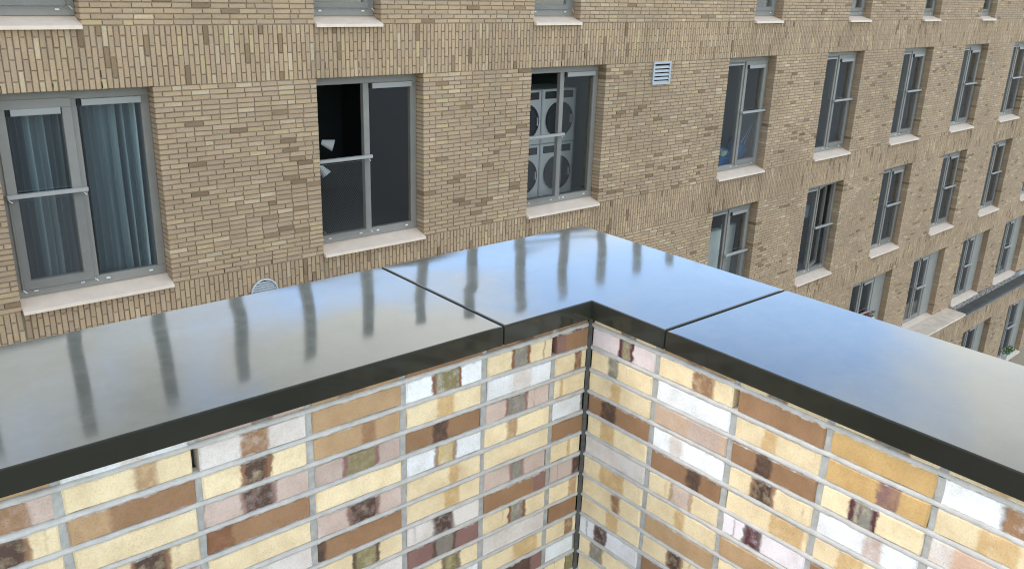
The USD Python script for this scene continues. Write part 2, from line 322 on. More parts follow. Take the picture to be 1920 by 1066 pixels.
def running(zt, courses, s0, s1, opens, dface=0.0):
    """running bond between the openings, with odd headers as the masons laid them"""
    out = []; pitch = 2.343 / 39
    cuts = sorted((a, b) for a, b in opens)
    spans, a = [], s0
    for c, e in cuts:
        if c > a: spans.append((a, c))
        a = max(a, e)
    if a < s1: spans.append((a, s1))
    for k in range(courses):
        z1 = zt - k * pitch - 0.0055; z0 = z1 - pitch + 0.011
        for a, b in spans:
            x = a; first = True; odd = (k % 2)
            x_first = 0.10 if odd else 0.21
            while x < b - 0.02:
                if first: L = x_first
                elif rng.random() < 0.11: L = 0.10
                else: L = 0.209 + rng.normal(0, 0.003)
                e = min(x + L, b)
                if b - e < 0.07: e = b
                edge = first or e >= b - 1e-6
                dj = rng.normal(0, 0.0018); zj = rng.normal(0, 0.0009)
                out.append((x, e, dface + dj, dface + (0.185 if edge else 0.035), z0 + zj, z1 + zj))
                x = e + 0.0085; first = False
    return out
def soldier(zt, s0, s1, breaks, opens, dface=0.0, zb=None):
    out = []; br = sorted([b for b in breaks if s0 < b < s1]) + [s1]; a = s0; H3 = 0.2227; k = 0
    for b in br:
        n = max(1, round((b - 0.006 - a) / 0.0612)); p = (b - 0.006 - a) / n
        for i in range(n):
            x0 = a + i * p + 0.005; x1 = a + (i + 1) * p - 0.005
            lint = any(o0 - 0.05 < 0.5 * (x0 + x1) < o1 + 0.05 for o0, o1 in opens)
            rows = [(0, H3), (H3, 2 * H3), (2 * H3, 3 * H3)] if k % 2 == 0 else [(0, H3 / 2), (H3 / 2, 1.5 * H3), (1.5 * H3, 2.5 * H3), (2.5 * H3, 3 * H3)]
            k += 1
            for r0, r1 in rows:
                last = r1 > 2.9 * H3
                zj = rng.normal(0, 0.002)
                out.append((x0 + rng.normal(0, 0.0008), x1 + rng.normal(0, 0.0008), dface + rng.normal(0, 0.0018), dface + (0.185 if (last and lint) else 0.035),
                            zt - r1 + 0.005 + (0 if last else zj), zt - r0 - 0.005 + zj * 0.5))
        a = b + 0.006
    return out
def ops(row): return [(o[1], o[2]) for o in OPEN if o[0] == row]
run, sol = [], []
run += running(HEAD['A'], 39, -1.2, 39.6, ops('A'))
run += running(HEAD['W'], 39, -1.2, 39.6, ops('W'))
run += running(HEAD['D'], 39, 4.0, 39.6, ops('D'))
run += running(HEAD['E'], 38, 12.0, 39.6, ops('E'))
run += running(HEAD['F'], 38, 21.0, 39.6, ops('F'), BASE_D)
brk = [l for l in LEFTS]
sol += soldier(HEAD['A'] + 0.668, -1.2, 39.6, brk, ops('A'))
sol += soldier(HEAD['W'] + 0.668, -1.2, 39.6, brk, ops('W'))
sol += soldier(HEAD['D'] + 0.668, -1.2, 39.6, brk + [l + 1.65 for l in LEFTS[3:]], ops('D'))
sol += soldier(HEAD['E'] + 0.668, 8.0, 39.6, [o[0] for o in ops('E')], ops('E'))
sol += soldier(HEAD['F'] + 0.668, 21.0, 39.6, [o[0] for o in ops('F')], ops('F'), BASE_D)

# which bricks show largest: projected size, in the frame and above the parapet's outer edge
OUT_X, OUT_Y, IN_X, IN_Y, CZ = 1.918, 1.894, 1.4454, 1.376, -0.73
edge_line = project(np.array([[-3 + i * 0.01, OUT_Y, CZ + H] for i in range(492)] + [[OUT_X, OUT_Y - i * 0.01, CZ + H] for i in range(150)]))
edge_line = edge_line[np.argsort(edge_line[:, 0])]
def size_in_picture(b):
    b = np.asarray(b); c = np.stack([(b[:, 0] + b[:, 1]) / 2, b[:, 2], (b[:, 4] + b[:, 5]) / 2], -1)
    p = project(fworld(c))
    q1 = project(fworld(np.stack([b[:, 0], b[:, 2], c[:, 2]], -1))); q2 = project(fworld(np.stack([b[:, 1], b[:, 2], c[:, 2]], -1)))
    q3 = project(fworld(np.stack([c[:, 0], b[:, 2], b[:, 4]], -1))); q4 = project(fworld(np.stack([c[:, 0], b[:, 2], b[:, 5]], -1)))
    u, w = q2 - q1, q4 - q3
    area = np.abs(u[:, 0] * w[:, 1] - u[:, 1] * w[:, 0])
    vis = (p[:, 0] > 4) & (p[:, 0] < 1916) & (p[:, 1] > 4) & (p[:, 1] < np.interp(p[:, 0], edge_line[:, 0], edge_line[:, 1]) - 4)
    return np.where(vis, area, 0)
def lay(bl, single, rest, limit):
    b = np.array(bl); v = bricks_mesh(b, 0.0045, rng, 0.0017); t = tones(len(b))
    c = np.c_[(b[:, 0] + b[:, 1]) / 2, (b[:, 4] + b[:, 5]) / 2]
    t *= 1 + 0.20 * (meshkit.fbm(np.c_[c * [0.55, 0.9], np.zeros(len(c))], 3, 12) - 0.5)[:, None]
    for o in OPEN:                                                       # run-off below the ends of the sills
        for e in (o[1] + 0.05, o[2] - 0.02):
            q = (np.abs(c[:, 0] - e) < 0.10) & (c[:, 1] < o[4] - 0.12) & (c[:, 1] > o[4] - 0.75)
            t[q] *= 1 - 0.13 * (1 - np.abs(c[q, 0] - e) / 0.10)[:, None] * (1 - (o[4] - 0.12 - c[q, 1]) / 0.63)[:, None] ** 0.5
    w = fworld(v)
    order = np.argsort(-size_in_picture(b)); top = np.zeros(len(b), bool); top[order[:limit]] = True
    for i in np.nonzero(top)[0]:
        obj(single, (w[i], RF), M['facade_brick'], BLD, cols={'tone': np.repeat(t[i:i + 1], 12, 0)})
    vv, ff = join(w[~top])
    obj(rest, (vv, ff), M['facade_brick'], BLD, kind='stuff', cols={'tone': np.repeat(t[~top], 12, 0)})
lay(run, 'brick', 'brickwork', 300)
lay(sol, 'soldier_brick', 'soldier_brickwork', 300)

# open perpends above the lintels and at the foot of the piers
wv = []
for o in OPEN:
    if o[0] in 'WDE':
        for k in range(int((o[2] - o[1]) / 0.245)):
            s = o[1] + 0.14 + 0.245 * k
            wv.append(fbox(s - 0.004, s + 0.004, 0.002, 0.02, o[3] + 0.012, o[3] + 0.085, 0.001))
            if (k + int(o[1] * 7)) % 2: wv.append(fbox(s - 0.004, s + 0.004, 0.002, 0.02, o[3] + 0.125, o[3] + 0.20, 0.001))
for z in (HEAD['W'] - 2.343, HEAD['D'] - 2.343):
    for k in range(60):
        s = 0.1 + 0.66 * k + 0.1 * math.sin(k * 5.1)
        if not any(o[1] - .03 < s < o[2] + .03 for o in OPEN if o[0] in 'WD' and abs(o[3] - 2.343 - z) < .1):
            wv.append(fbox(s - 0.005, s + 0.005, 0.001, 0.02, z + 0.008, z + 0.058, 0.001))
obj('weep_slots', cat(wv), M['dark_gap'], BLD, kind='stuff')

# ------------------------------------------------------------------ windows
def frame_rect(s0, s1, z0, z1, w, d0, d1, wb=None, wt=None):
    wb = wb or w; wt = wt or w
    return [fbox(s0, s1, d0, d1, z1 - wt, z1), fbox(s0, s1, d0 + 0.001, d1, z0, z0 + wb), fbox(s0, s0 + w, d0 + 0.002, d1, z0 + wb, z1 - wt), fbox(s1 - w, s1, d0 + 0.002, d1, z0 + wb, z1 - wt)]
def wires(s0, s1, z0, z1, d, pitch=0.036, r=0.0016):
    out = []; w, h = s1 - s0, z1 - z0; k = 1.35                    # diamonds taller than wide
    for sg_ in (1, -1):
        c = -h / k
        while c < w:
            # line from (c,0) going up: s = c + t/k*? ; clip to the rectangle
            t0 = max(0.0, -c * k); t1 = min(h, (w - c) * k)
            if t1 - t0 > 0.01:
                a = np.array([c + t0 / k, t0]); b = np.array([c + t1 / k, t1])
                if sg_ < 0: a[0], b[0] = w - a[0], w - b[0]
                out.append(strand(np.array([s0 + a[0], d + 0.001 * sg_, z0 + a[1]]), np.array([s0 + b[0], d + 0.001 * sg_, z0 + b[1]]), r))
            c += pitch
    for (a, b) in (((s0, z0), (s1, z0)), ((s0, z1), (s1, z1)), ((s0, z0), (s0, z1)), ((s1, z0), (s1, z1))):
        out.append(strand(np.array([a[0], d, a[1]]), np.array([b[0], d, b[1]]), r * 2))
    return cat(out)
def strand(a, b, r):
    t = (b - a) / np.linalg.norm(b - a); n1 = np.cross(t, [0, 1, 0]); n1 /= np.linalg.norm(n1); n2 = np.cross(t, n1)
    v = np.vstack([p + r * (math.cos(q) * n1 + math.sin(q) * n2) for p in (a, b) for q in (0, 2.0944, 4.1888)])
    f = []
    for k in range(3): f += [[k, (k + 1) % 3, 3 + (k + 1) % 3], [k, 3 + (k + 1) % 3, 3 + k]]
    return fworld(v), np.array(f)
def room(s0, s1, z0, z1, d0, d1):
    v = np.array([[s, d, z] for s in (s0, s1) for d in (d0, d1) for z in (z0, z1)], float)
    q = [[1, 3, 7, 5], [0, 4, 6, 2], [0, 2, 3, 1], [4, 5, 7, 6], [2, 6, 7, 3]]
    return fworld(v), np.array([[a, b, c] for a, b, c, d in q] + [[a, c, d] for a, b, c, d in q])
def pane(s0, s1, z0, z1, d, tilt=0.0):
    v = np.array([[s0, d, z0], [s1, d, z0], [s1, d - tilt, z1], [s0, d - tilt, z1]])
    f = [[0, 1, 2], [0, 2, 3]]
    return fworld(v), np.array(f)
def cassette(s0, s1, zt, d):
    return fprism([(d, zt), (d + 0.03, zt + 0.004), (d + 0.06, zt + 0.004), (d + 0.06, zt - 0.07), (d + 0.004, zt - 0.07), (d, zt - 0.062)], s0, s1)
LABELS = {('W', 0): 'wide grey window with teal curtains', ('W', 1): 'grey window with its left half open to a dark room', ('W', 2): 'grey window with tumble dryers behind its open left half',
          ('D', 4): 'grey window with its right sash turned inwards'}
def build_window(o, idx):
    row, s0, s1, zh, zf, kind = o
    off = BASE_D if row == 'F' else 0.0
    W_ = part_group('window', BLD, LABELS.get((row, idx)))
    d0, d1 = 0.18 + off, 0.255 + off
    g = M['frame_grey']
    e1 = s1 - 0.65 if kind == 'panelled' else s1                      # right end of the glazed part
    near = s0 < 17
    if kind == 'single':
        obj('frame', cat(frame_rect(s0, s1, zf, zh, 0.095, d0, d1, 0.11, 0.105)), g, W_)
        obj('sash', cat(frame_rect(s0 + 0.085, s1 - 0.085, zf + 0.10, zh - 0.095, 0.075, d0 - 0.018, d1 - 0.01)), g, W_)
        obj('pane', pane(s0 + 0.15, s1 - 0.15, zf + 0.165, zh - 0.16, d0 + 0.02), M['pane_glass'], W_)
        net = (s0 + 0.015, s1 - 0.015)
        caps = (s0 + 0.17, s1 - 0.17)
    else:
        mr = s0 + 0.83; half = 0.045
        if kind in ('right_sash', 'right_turned', 'panelled'): mr = s0 + 0.80 if kind != 'panelled' else s0 + 0.84
        fr = frame_rect(s0, e1, zf, zh, 0.095, d0, d1, 0.11, 0.108) + [fbox(mr - half, mr + half, d0 + 0.003, d1, zf + 0.11, zh - 0.108)]
        obj('frame', cat(fr), g, W_)
        lg = (s0 + 0.09, mr - half + 0.005); rg = (mr + half - 0.005, e1 - 0.09)
        zt, zb = zh - 0.104, zf + 0.105
        if kind == 'left_sash':
            obj('sash', cat(frame_rect(s0 + 0.065, mr - half + 0.03, zf + 0.085, zh - 0.085, 0.10, d0 - 0.02, d1 - 0.01)), g, W_)
            obj('pane', pane(s0 + 0.155, mr - half - 0.06, zf + 0.18, zh - 0.18, d0 + 0.015), M['pane_glass'], W_)
            obj('vent_cassette', cassette(s0 + 0.215, mr - half - 0.085, zh - 0.182, d0 - 0.035), M['cassette_grey'], W_)
            obj('cassette_end', fbox(s0 + 0.17, s0 + 0.213, d0 - 0.02, d0 + 0.02, zh - 0.25, zh - 0.184), M['dark_gap'], W_)
            obj('pane', pane(rg[0], rg[1], zb, zt, d0 + 0.025), M['pane_glass'], W_)
            obj('vent_cassette', cassette(rg[0] + 0.05, rg[1] - 0.008, zh - 0.112, d0 - 0.035), M['cassette_grey'], W_)
            obj('cassette_end', fbox(rg[0] + 0.006, rg[0] + 0.048, d0 - 0.02, d0 + 0.02, zh - 0.18, zh - 0.114), M['dark_gap'], W_)
            net = (s0 + 0.05, mr + half - 0.01)
        elif kind == 'left_open':
            # the leaf stands open into the room, seen edge on at the left jamb
            obj('open_leaf', cat([fbox(s0 + 0.06, s0 + 0.12, d1 + 0.01, d1 + 0.70, zf + 0.11, zh - 0.11)]), g, W_)
            obj('pane', pane(rg[0], rg[1], zb, zt, d0 + 0.025), M['pane_glass'], W_)
            obj('vent_cassette', cassette(rg[0] + 0.045, rg[1] - 0.008, zh - 0.112, d0 - 0.035), M['cassette_grey'], W_)
            obj('cassette_end', fbox(rg[0] + 0.006, rg[0] + 0.043, d0 - 0.02, d0 + 0.02, zh - 0.18, zh - 0.114), M['dark_gap'], W_)
            net = (s0 + 0.03, mr + half - 0.005)
        else:
            obj('pane', pane(lg[0], lg[1], zb, zt, d0 + 0.025), M['pane_glass'], W_)
            obj('vent_cassette', fprism([(d0 - 0.02, zh - 0.135), (d0 + 0.02, zh - 0.112), (d0 + 0.02, zh - 0.165), (d0 - 0.02, zh - 0.165)], lg[0] + 0.005, lg[1] - 0.005), M['cassette_grey'], W_)
            a, b = mr + half - 0.03, e1 - 0.075
            sash = frame_rect(a, b, zf + 0.09, zh - 0.09, 0.082, d0 - 0.02, d1 - 0.01)
            if kind == 'right_turned':                                 # turned a little into the room about its left edge
                sash = [(turn_in(v, a, b, 0.20), f) for v, f in sash]
            obj('sash', cat(sash), g, W_)
            pv, pf = pane(a + 0.077, b - 0.077, zf + 0.165, zh - 0.165, d0 + 0.015)
            obj('pane', (turn_in(pv, a, b, 0.20) if kind == 'right_turned' else pv, pf), M['pane_glass'], W_)
            if kind != 'right_turned':
                obj('vent_cassette', cassette(a + 0.12, b - 0.085, zh - 0.172, d0 - 0.04), M['cassette_grey'], W_)
                obj('cassette_end', fbox(a + 0.065, a + 0.118, d0 - 0.035, d0 + 0.02, zh - 0.245, zh - 0.174), M['dark_gap'], W_)
            net = (a - 0.02, e1 - 0.03)
        if kind == 'panelled':
            obj('side_panel', fbox(e1 + 0.004, s1, d0 - 0.01, d1, zf, zh, 0.006), M['panel_grey'], W_)
        rz = zh - 1.075
        rail = [fbox(net[0], net[1], d0 - 0.085, d0 - 0.03, rz - 0.045, rz, 0.006)]
        obj('guard_rail', cat(rail), M['rail_grey'], W_)
        obj('rail_bracket', cat([fbox(net[0] + 0.012, net[0] + 0.04, d0 - 0.029, d0 - 0.001, rz - 0.04, rz - 0.005, 0.002), fbox(net[1] - 0.04, net[1] - 0.012, d0 - 0.029, d0 - 0.001, rz - 0.04, rz - 0.005, 0.002)]), M['wire_steel'], W_)
        caps = (s0 + 0.20, s0 + 0.69, s0 + 0.97, s0 + 1.465) if kind[:4] == 'left' else (mr - 0.10, mr + 0.10, e1 - 0.2)
    zt_net = zh - 1.145 if kind != 'single' else zh - 1.1
    if row != 'F':
        a, b = net[0] + 0.03, net[1] - 0.035
        obj('guard_net', wires(a, b, zf + 0.085, zt_net, d0 - 0.055, 0.036 if near else 0.05, 0.0012 if near else 0.0011), M['net_steel' if near else 'net_dark'], W_)
        for cs, cz in ((a, zt_net), (b, zt_net), (a, zf + 0.085), (b, zf + 0.085)):
            if s0 < 12: obj('net_tie', strand(np.array([cs - 0.018, d0 - 0.06, cz + 0.018]), np.array([cs + 0.018, d0 - 0.05, cz - 0.018]), 0.006), M['cap_white'], W_)
    for c in caps:
        obj('drain_cap', fbox(c - 0.022, c + 0.022, d0 - 0.010, d0 + 0.004, zf + 0.055, zf + 0.074, 0.004), M['cap_white'], W_)
    obj('sill', fprism([(0.20 + off, zf - 0.002), (-0.052 + off, zf - 0.085), (-0.056 + off, zf - 0.089), (-0.056 + off, zf - 0.124), (0.20 + off, zf - 0.118)], s0 + 0.004, s1 - 0.002), M['sill_stone'], W_)
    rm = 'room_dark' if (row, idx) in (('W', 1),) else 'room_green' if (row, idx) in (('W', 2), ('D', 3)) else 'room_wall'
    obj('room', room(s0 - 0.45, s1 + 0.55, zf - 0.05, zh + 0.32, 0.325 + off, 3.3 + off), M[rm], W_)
def turn_in(v, a, b, amount):
    """swing a leaf into the room about its left edge (world coordinates)"""
    v = v.copy(); s = XK + (v[:, 0] - XK) * math.cos(A) + (v[:, 1] - D) * math.sin(A)
    k = np.clip((s - a) / (b - a), 0, 1) * amount
    v[:, :2] += k[:, None] * np.array([-math.sin(A), math.cos(A)])
    return v
count = {}
for o in OPEN:
    i = count.get(o[0], 0); count[o[0]] = i + 1
    build_window(o, i + 3 if o[0] == 'D' else i)

# ------------------------------------------------------------------ grilles on the wall
G = part_group('vent_grille', BLD, 'square metal louvre grille set in the brick wall')
gs0, gs1, gz0, gz1 = 11.852, 12.325, -1.632, -1.236
obj('grille_frame', cat(frame_rect(gs0, gs1, gz0, gz1, 0.042, -0.030, 0.004)), M['galvanised'], G)
obj('grille_back', fbox(gs0 + 0.02, gs1 - 0.02, -0.004, 0.006, gz0 + 0.02, gz1 - 0.02), M['dark_gap'], G)
for k in range(5):
    z = gz1 - 0.075 - k * 0.0645
    obj('slat', fprism([(-0.006, z), (-0.028, z - 0.040), (-0.026, z - 0.043), (-0.003, z - 0.003)], gs0 + 0.042, gs1 - 0.042), M['galvanised'], G)
G2 = part_group('round_vent', BLD, 'round metal louvre vent low on the wall behind the dark coping')
cs, cz, cr = 4.50, -3.945, 0.19
a = np.linspace(0, 2 * np.pi, 40, endpoint=False)
ringv = np.vstack([np.c_[cs + r * np.cos(a), np.full(40, d), cz + r * np.sin(a)] for r, d in ((cr, 0.0), (cr, -0.022), (cr - 0.022, -0.026), (cr - 0.026, -0.006))])
rf = [x for q in range(3) for k in range(40) for x in ([q * 40 + k, q * 40 + (k + 1) % 40, q * 40 + 40 + (k + 1) % 40], [q * 40 + k, q * 40 + 40 + (k + 1) % 40, q * 40 + 40 + k])]
obj('vent_ring', (fworld(ringv), np.array(rf)), M['galvanised'], G2)
disc = np.vstack([[[cs, -0.004, cz]], np.c_[cs + (cr - 0.02) * np.cos(a), np.full(40, -0.004), cz + (cr - 0.02) * np.sin(a)]])
obj('vent_back', (fworld(disc), np.array([[0, 1 + k, 1 + (k + 1) % 40] for k in range(40)])), M['dark_gap'], G2)
for k in range(10):
    z = cz + cr - 0.045 - k * 0.031; hw = math.sqrt(max(0, (cr - 0.024) ** 2 - (z - cz - 0.01) ** 2))
    obj('slat', fprism([(-0.006, z), (-0.022, z - 0.019), (-0.020, z - 0.022), (-0.005, z - 0.004)], cs - hw, cs + hw), M['galvanised'], G2)
# ------------------------------------------------------------------ roof edge with its row of upright fins
obj('roof_edge', fprism([(-0.06, 2.50), (0.45, 2.50), (0.45, 2.438), (-0.06, 2.438)], -5.0, XK), M['fin_metal'], BLD)
obj('roof_edge', fprism([(-0.06, 2.50), (0.45, 2.50), (0.45, 2.438), (-0.06, 2.438)], XK, 40.0), M['fin_metal'], BLD)
obj('roof_slab', fprism([(0.45, 2.44), (14.0, 2.44), (14.0, 2.2), (0.45, 2.2)], -5.0, 40.0), M['roof_concrete'], BLD)
obj('rear_wall', fprism([(13.6, 2.19), (14.0, 2.19), (14.0, -H), (13.6, -H)], -5.0, 40.0), M['roof_concrete'], BLD)
for k in range(36):
    s = 2.19 + 0.972 * (k - 5)
    obj('roof_fin', fbox(s - 0.072, s + 0.072, 0.0, 0.10, 2.502, 3.66, 0.008), M['fin_metal'], BLD)
for s0_, s1_ in ((9.05, 9.88), (10.05, 10.85)):
    obj('fin_rail', fbox(s0_, s1_, 0.02, 0.07, 2.68, 2.75), M['fin_metal'], BLD)

# ------------------------------------------------------------------ ledge, gravel strip and flashing on top of the projecting base
LZ = -9.53
obj('stone_ledge', fprism([(0.008, LZ + 0.03), (-0.60, LZ), (-0.60, LZ - 0.07), (0.008, LZ - 0.07)], 21.0, 27.84), M['ledge_stone'], BLD, label='pale stone ledge')
obj('roof_deck', fprism([(0.006, LZ - 0.08), (-0.56, LZ - 0.08), (-0.56, LZ - 0.12), (0.006, LZ - 0.12)], 27.85, 40.0), M['flashing'], BLD)
obj('roof_flashing', fprism([(-0.25, LZ - 0.005), (-0.285, LZ + 0.012), (-0.575, LZ + 0.0), (-0.59, LZ - 0.012), (-0.59, LZ - 0.075), (-0.25, LZ - 0.075)], 27.86, 40.0), M['flashing'], BLD, label='dark metal roof edge')
obj('drip_edge', fprism([(-0.592, LZ - 0.078), (-0.600, LZ - 0.085), (-0.600, LZ - 0.12), (-0.585, LZ - 0.12), (-0.585, LZ - 0.078)], 27.86, 40.0), M['roof_concrete'], BLD)
gr = np.random.default_rng(3); ico = trimesh.creation.icosphere(0); gl = []
for k in range(1500):
    s = gr.uniform(27.9, 38.5); d = gr.uniform(-0.235, -0.01); r = gr.uniform(0.018, 0.042)
    v = np.array(ico.vertices) * r * gr.uniform(0.7, 1.2, 3) + [s, d, LZ - 0.062 + r * 0.4 + gr.uniform(0, 0.03)]
    gl.append((fworld(v), np.array(ico.faces)))
obj('gravel', cat(gl), M['gravel_stone'], BLD, kind='stuff')
obj('roof_outlet', cat([fbox(33.6, 34.5, -0.24, -0.05, LZ - 0.07, LZ + 0.035, 0.01), fbox(33.75, 34.35, -0.20, -0.09, LZ + 0.036, LZ + 0.06, 0.01)]), M['galvanised'], BLD)

# ------------------------------------------------------------------ terrace we stand on, street below
def wbox(x0, x1, y0, y1, z0, z1):
    m = trimesh.creation.box(bounds=[[x0, y0, z0 + H], [x1, y1, z1 + H]]); return np.array(m.vertices), np.array(m.faces)
def struct(name, mesh, mat):
    p = obj(name, mesh, mat, '/World'); stage.GetPrimAtPath(p).SetCustomDataByKey('kind', 'structure'); return p
struct('street', (np.array([[-300, -300, 0], [400, -300, 0], [400, 400, 0], [-300, 400, 0]], float), np.array([[0, 1, 2], [0, 2, 3]])), M['asphalt'])
struct('terrace_floor', wbox(-9.0, 1.46, -12.0, 1.39, -1.95, -1.84), M['terrace_slab'])
bands = [wbox(-9, 1.84, -12, 1.815, -H, -1.96)]
for z in (-3.85, -4.25, -4.95, -5.35, -6.9, -7.3): bands.append(wbox(-9, 1.85, 1.816, 1.90, z, z + 0.09))
struct('terrace_walls', cat(bands), M['terrace_facade'])

# ------------------------------------------------------------------ brick parapet with metal coping
PAR = thing('parapet_wall', 'low corner parapet of glazed cream, brown and white bricks under a glossy dark metal coping', 'wall')
YW, XW = 1.3943, 1.4645
core = [wbox(-9, OUT_X - 0.04, YW + 0.035, OUT_Y - 0.04, -1.95, CZ - 0.05), wbox(XW + 0.035, OUT_X - 0.04, -12, YW + 0.034, -1.95, CZ - 0.05)]
obj('wall_core', cat(core), M['mortar_back'], PAR)
prng = np.random.default_rng(21)
CREAM, TAN, BROWN, WHITE, MAUVE, OCHRE, PALE = ((0.81, 0.65, 0.405), (0.47, 0.305, 0.165), (0.31, 0.175, 0.092), (0.80, 0.80, 0.79), (0.56, 0.43, 0.36), (0.58, 0.37, 0.15), (0.70, 0.63, 0.57))
OLIVE, GREY, DARK, BURNT, PURPLE, SAND, PLUM = ((0.24, 0.20, 0.095), (0.24, 0.22, 0.18), (0.085, 0.05, 0.036), (0.22, 0.10, 0.05), (0.10, 0.035, 0.04), (0.60, 0.40, 0.19), (0.25, 0.135, 0.115))
# code: body, band colour, centre, half width, rim colour, rim strength
def K(body, band=None, c=0.5, hw=0.12, rim=None, rs=0.0):
    band = body if band is None else band
    return body, band, c, hw, (rim or band), rs
def random_kind():
    r = prng.random(); c = prng.uniform(0.38, 0.62); hw = prng.uniform(0.07, 0.15)
    if r < 0.22: return K(CREAM)
    if r < 0.34: return K(CREAM, SAND, c, hw)
    if r < 0.45: return K(CREAM, OLIVE if prng.random() < .5 else GREY, c, hw, BURNT, 0.8)
    if r < 0.62: return K(BROWN, DARK if prng.random() < .4 else BROWN, c, hw)
    if r < 0.70: return K(TAN, BROWN, c, hw)
    if r < 0.80: return K(WHITE, GREY if prng.random() < .4 else PALE, c, hw, PURPLE, prng.choice([0, .7]))
    if r < 0.93: return K(MAUVE, DARK if prng.random() < .5 else GREY, c, hw, PLUM, 0.8)
    return K(PALE, MAUVE, c, hw)
LEFT = {   # column -> rows from the coping down
 0: [K(MAUVE, BROWN, .62, .2), K(CREAM, DARK, .55, .22, BURNT, .8), K(CREAM)],
 1: [K(CREAM, TAN, .62, .07, BURNT, .3), K(BROWN, TAN, .1, .2), K(CREAM), K(CREAM, DARK, .58, .14, BURNT, .8), K(MAUVE), K(BROWN)],
 2: [K(PALE, BROWN, .5, .13), K(CREAM, DARK, .5, .13, BURNT, .9), K(MAUVE, DARK, .5, .15, PLUM, .6), K(BROWN, BURNT, .1, .14), K(CREAM), K(PALE, MAUVE, .2, .2)],
 3: [K(TAN), K(TAN, BROWN, .62, .08), K(MAUVE, OLIVE, .52, .19, PLUM, 1.0), K(CREAM), K(MAUVE, DARK, .53, .17, PLUM, .8), K(BROWN, DARK, .02, .07), K(CREAM, OLIVE, .55, .14, DARK, .9), K(PALE)],
 4: [K(WHITE, OLIVE, .52, .17, BURNT, 1.0), K(CREAM, SAND, .5, .12), K(BROWN, DARK, .45, .1), K(WHITE, (.55, .42, .2), .5, .13, BURNT, .7), K(CREAM, SAND, .62, .07), K(CREAM, SAND, .6, .1), K(PALE, DARK, .48, .13, PURPLE, .5),
     K(PLUM, GREY, .5, .14, DARK, .8), K(CREAM, OLIVE, .6, .11, DARK, .7)],
 5: [K(CREAM, GREY, .5, .12, BURNT, 1.0), K(WHITE, PALE, .53, .15), K(MAUVE, GREY, .47, .15, PLUM, .9), K(CREAM, TAN, .4, .06, BURNT, .4), K(CREAM), K(MAUVE, GREY, .52, .1, PLUM, .6), K(BROWN, PLUM, .9, .12),
     K(CREAM, GREY, .52, .12, BURNT, 1.0), K(PALE), K(CREAM, SAND, .7, .2), K(PLUM, DARK, .6, .2)],
 6: [K(BROWN, PLUM, .1, .18), K(CREAM, BURNT, .72, .1, BURNT, .3), K(CREAM, SAND, .2, .05), K(WHITE, GREY, .98, .07), K(BROWN), K(CREAM, SAND, .58, .05), K(MAUVE, DARK, .95, .2, PLUM, .8), K(CREAM, TAN, .78, .14), K(BROWN),
     K(CREAM, BROWN, .74, .14), K(WHITE, GREY, .98, .08), K(CREAM, OLIVE, .85, .15, DARK, .8)]}
RIGHT = {
 0: [K((.78, .66, .63), OLIVE, .56, .09, PURPLE, 1.0), K(CREAM, GREY, .38, .07, DARK, .3), K(CREAM, SAND, .45, .08), K(BROWN, DARK, .35, .12), K(CREAM, SAND, .35, .12), K(PALE), K(CREAM, SAND, .5, .2), K(CREAM, BROWN, .6, .07), K(CREAM, SAND, .55, .1),
     K((.76, .74, .74), DARK, .38, .09, PURPLE, .8), K(CREAM, GREY, .32, .1, DARK, .4), K(CREAM)],
 1: [K(CREAM, BROWN, .62, .14), K(WHITE), K((.60, .43, .31), MAUVE, .7, .2), K(WHITE, PALE, .34, .09), K(BROWN, DARK, .62, .1), K(CREAM, MAUVE, .48, .14, BURNT, .5), K(CREAM, SAND, .5, .07), K(TAN), K(CREAM, DARK, .5, .1, BURNT, .6), K(BROWN)],
 2: [K(BROWN), K(CREAM, SAND, .42, .08), K(BROWN, DARK, .4, .1), K(CREAM, DARK, .42, .13, BURNT, .7), K(CREAM, SAND, .75, .2), K((.78, .70, .70), PURPLE, .38, .09, DARK, .8), K(TAN), K(CREAM, SAND, .6, .1), K(CREAM)],
 3: [K(OCHRE), K(OCHRE, PLUM, .62, .11), K(CREAM, GREY, .43, .12, PURPLE, 1.0), K(WHITE, MAUVE, .58, .09), K(CREAM, SAND, .4, .14), K(BROWN), K(CREAM)],
 4: [K(WHITE, BROWN, .62, .13, DARK, .4), K(CREAM, SAND, .52, .16), K((.66, .45, .32), PALE, .1, .1), K(WHITE), K(CREAM)]}
xj = [0.014, 0.2375, 0.4632, 0.6885, 0.9085, 1.1285, 1.3455]          # head joints of the left leaf
yj = [1.174, 0.953, 0.733, 0.514, 0.293, 0.073, -0.147]               # head joints of the right leaf
PITCH, ZB = 0.0608, -0.8015                                           # course height, first bed joint below the coping
ROWS = 16
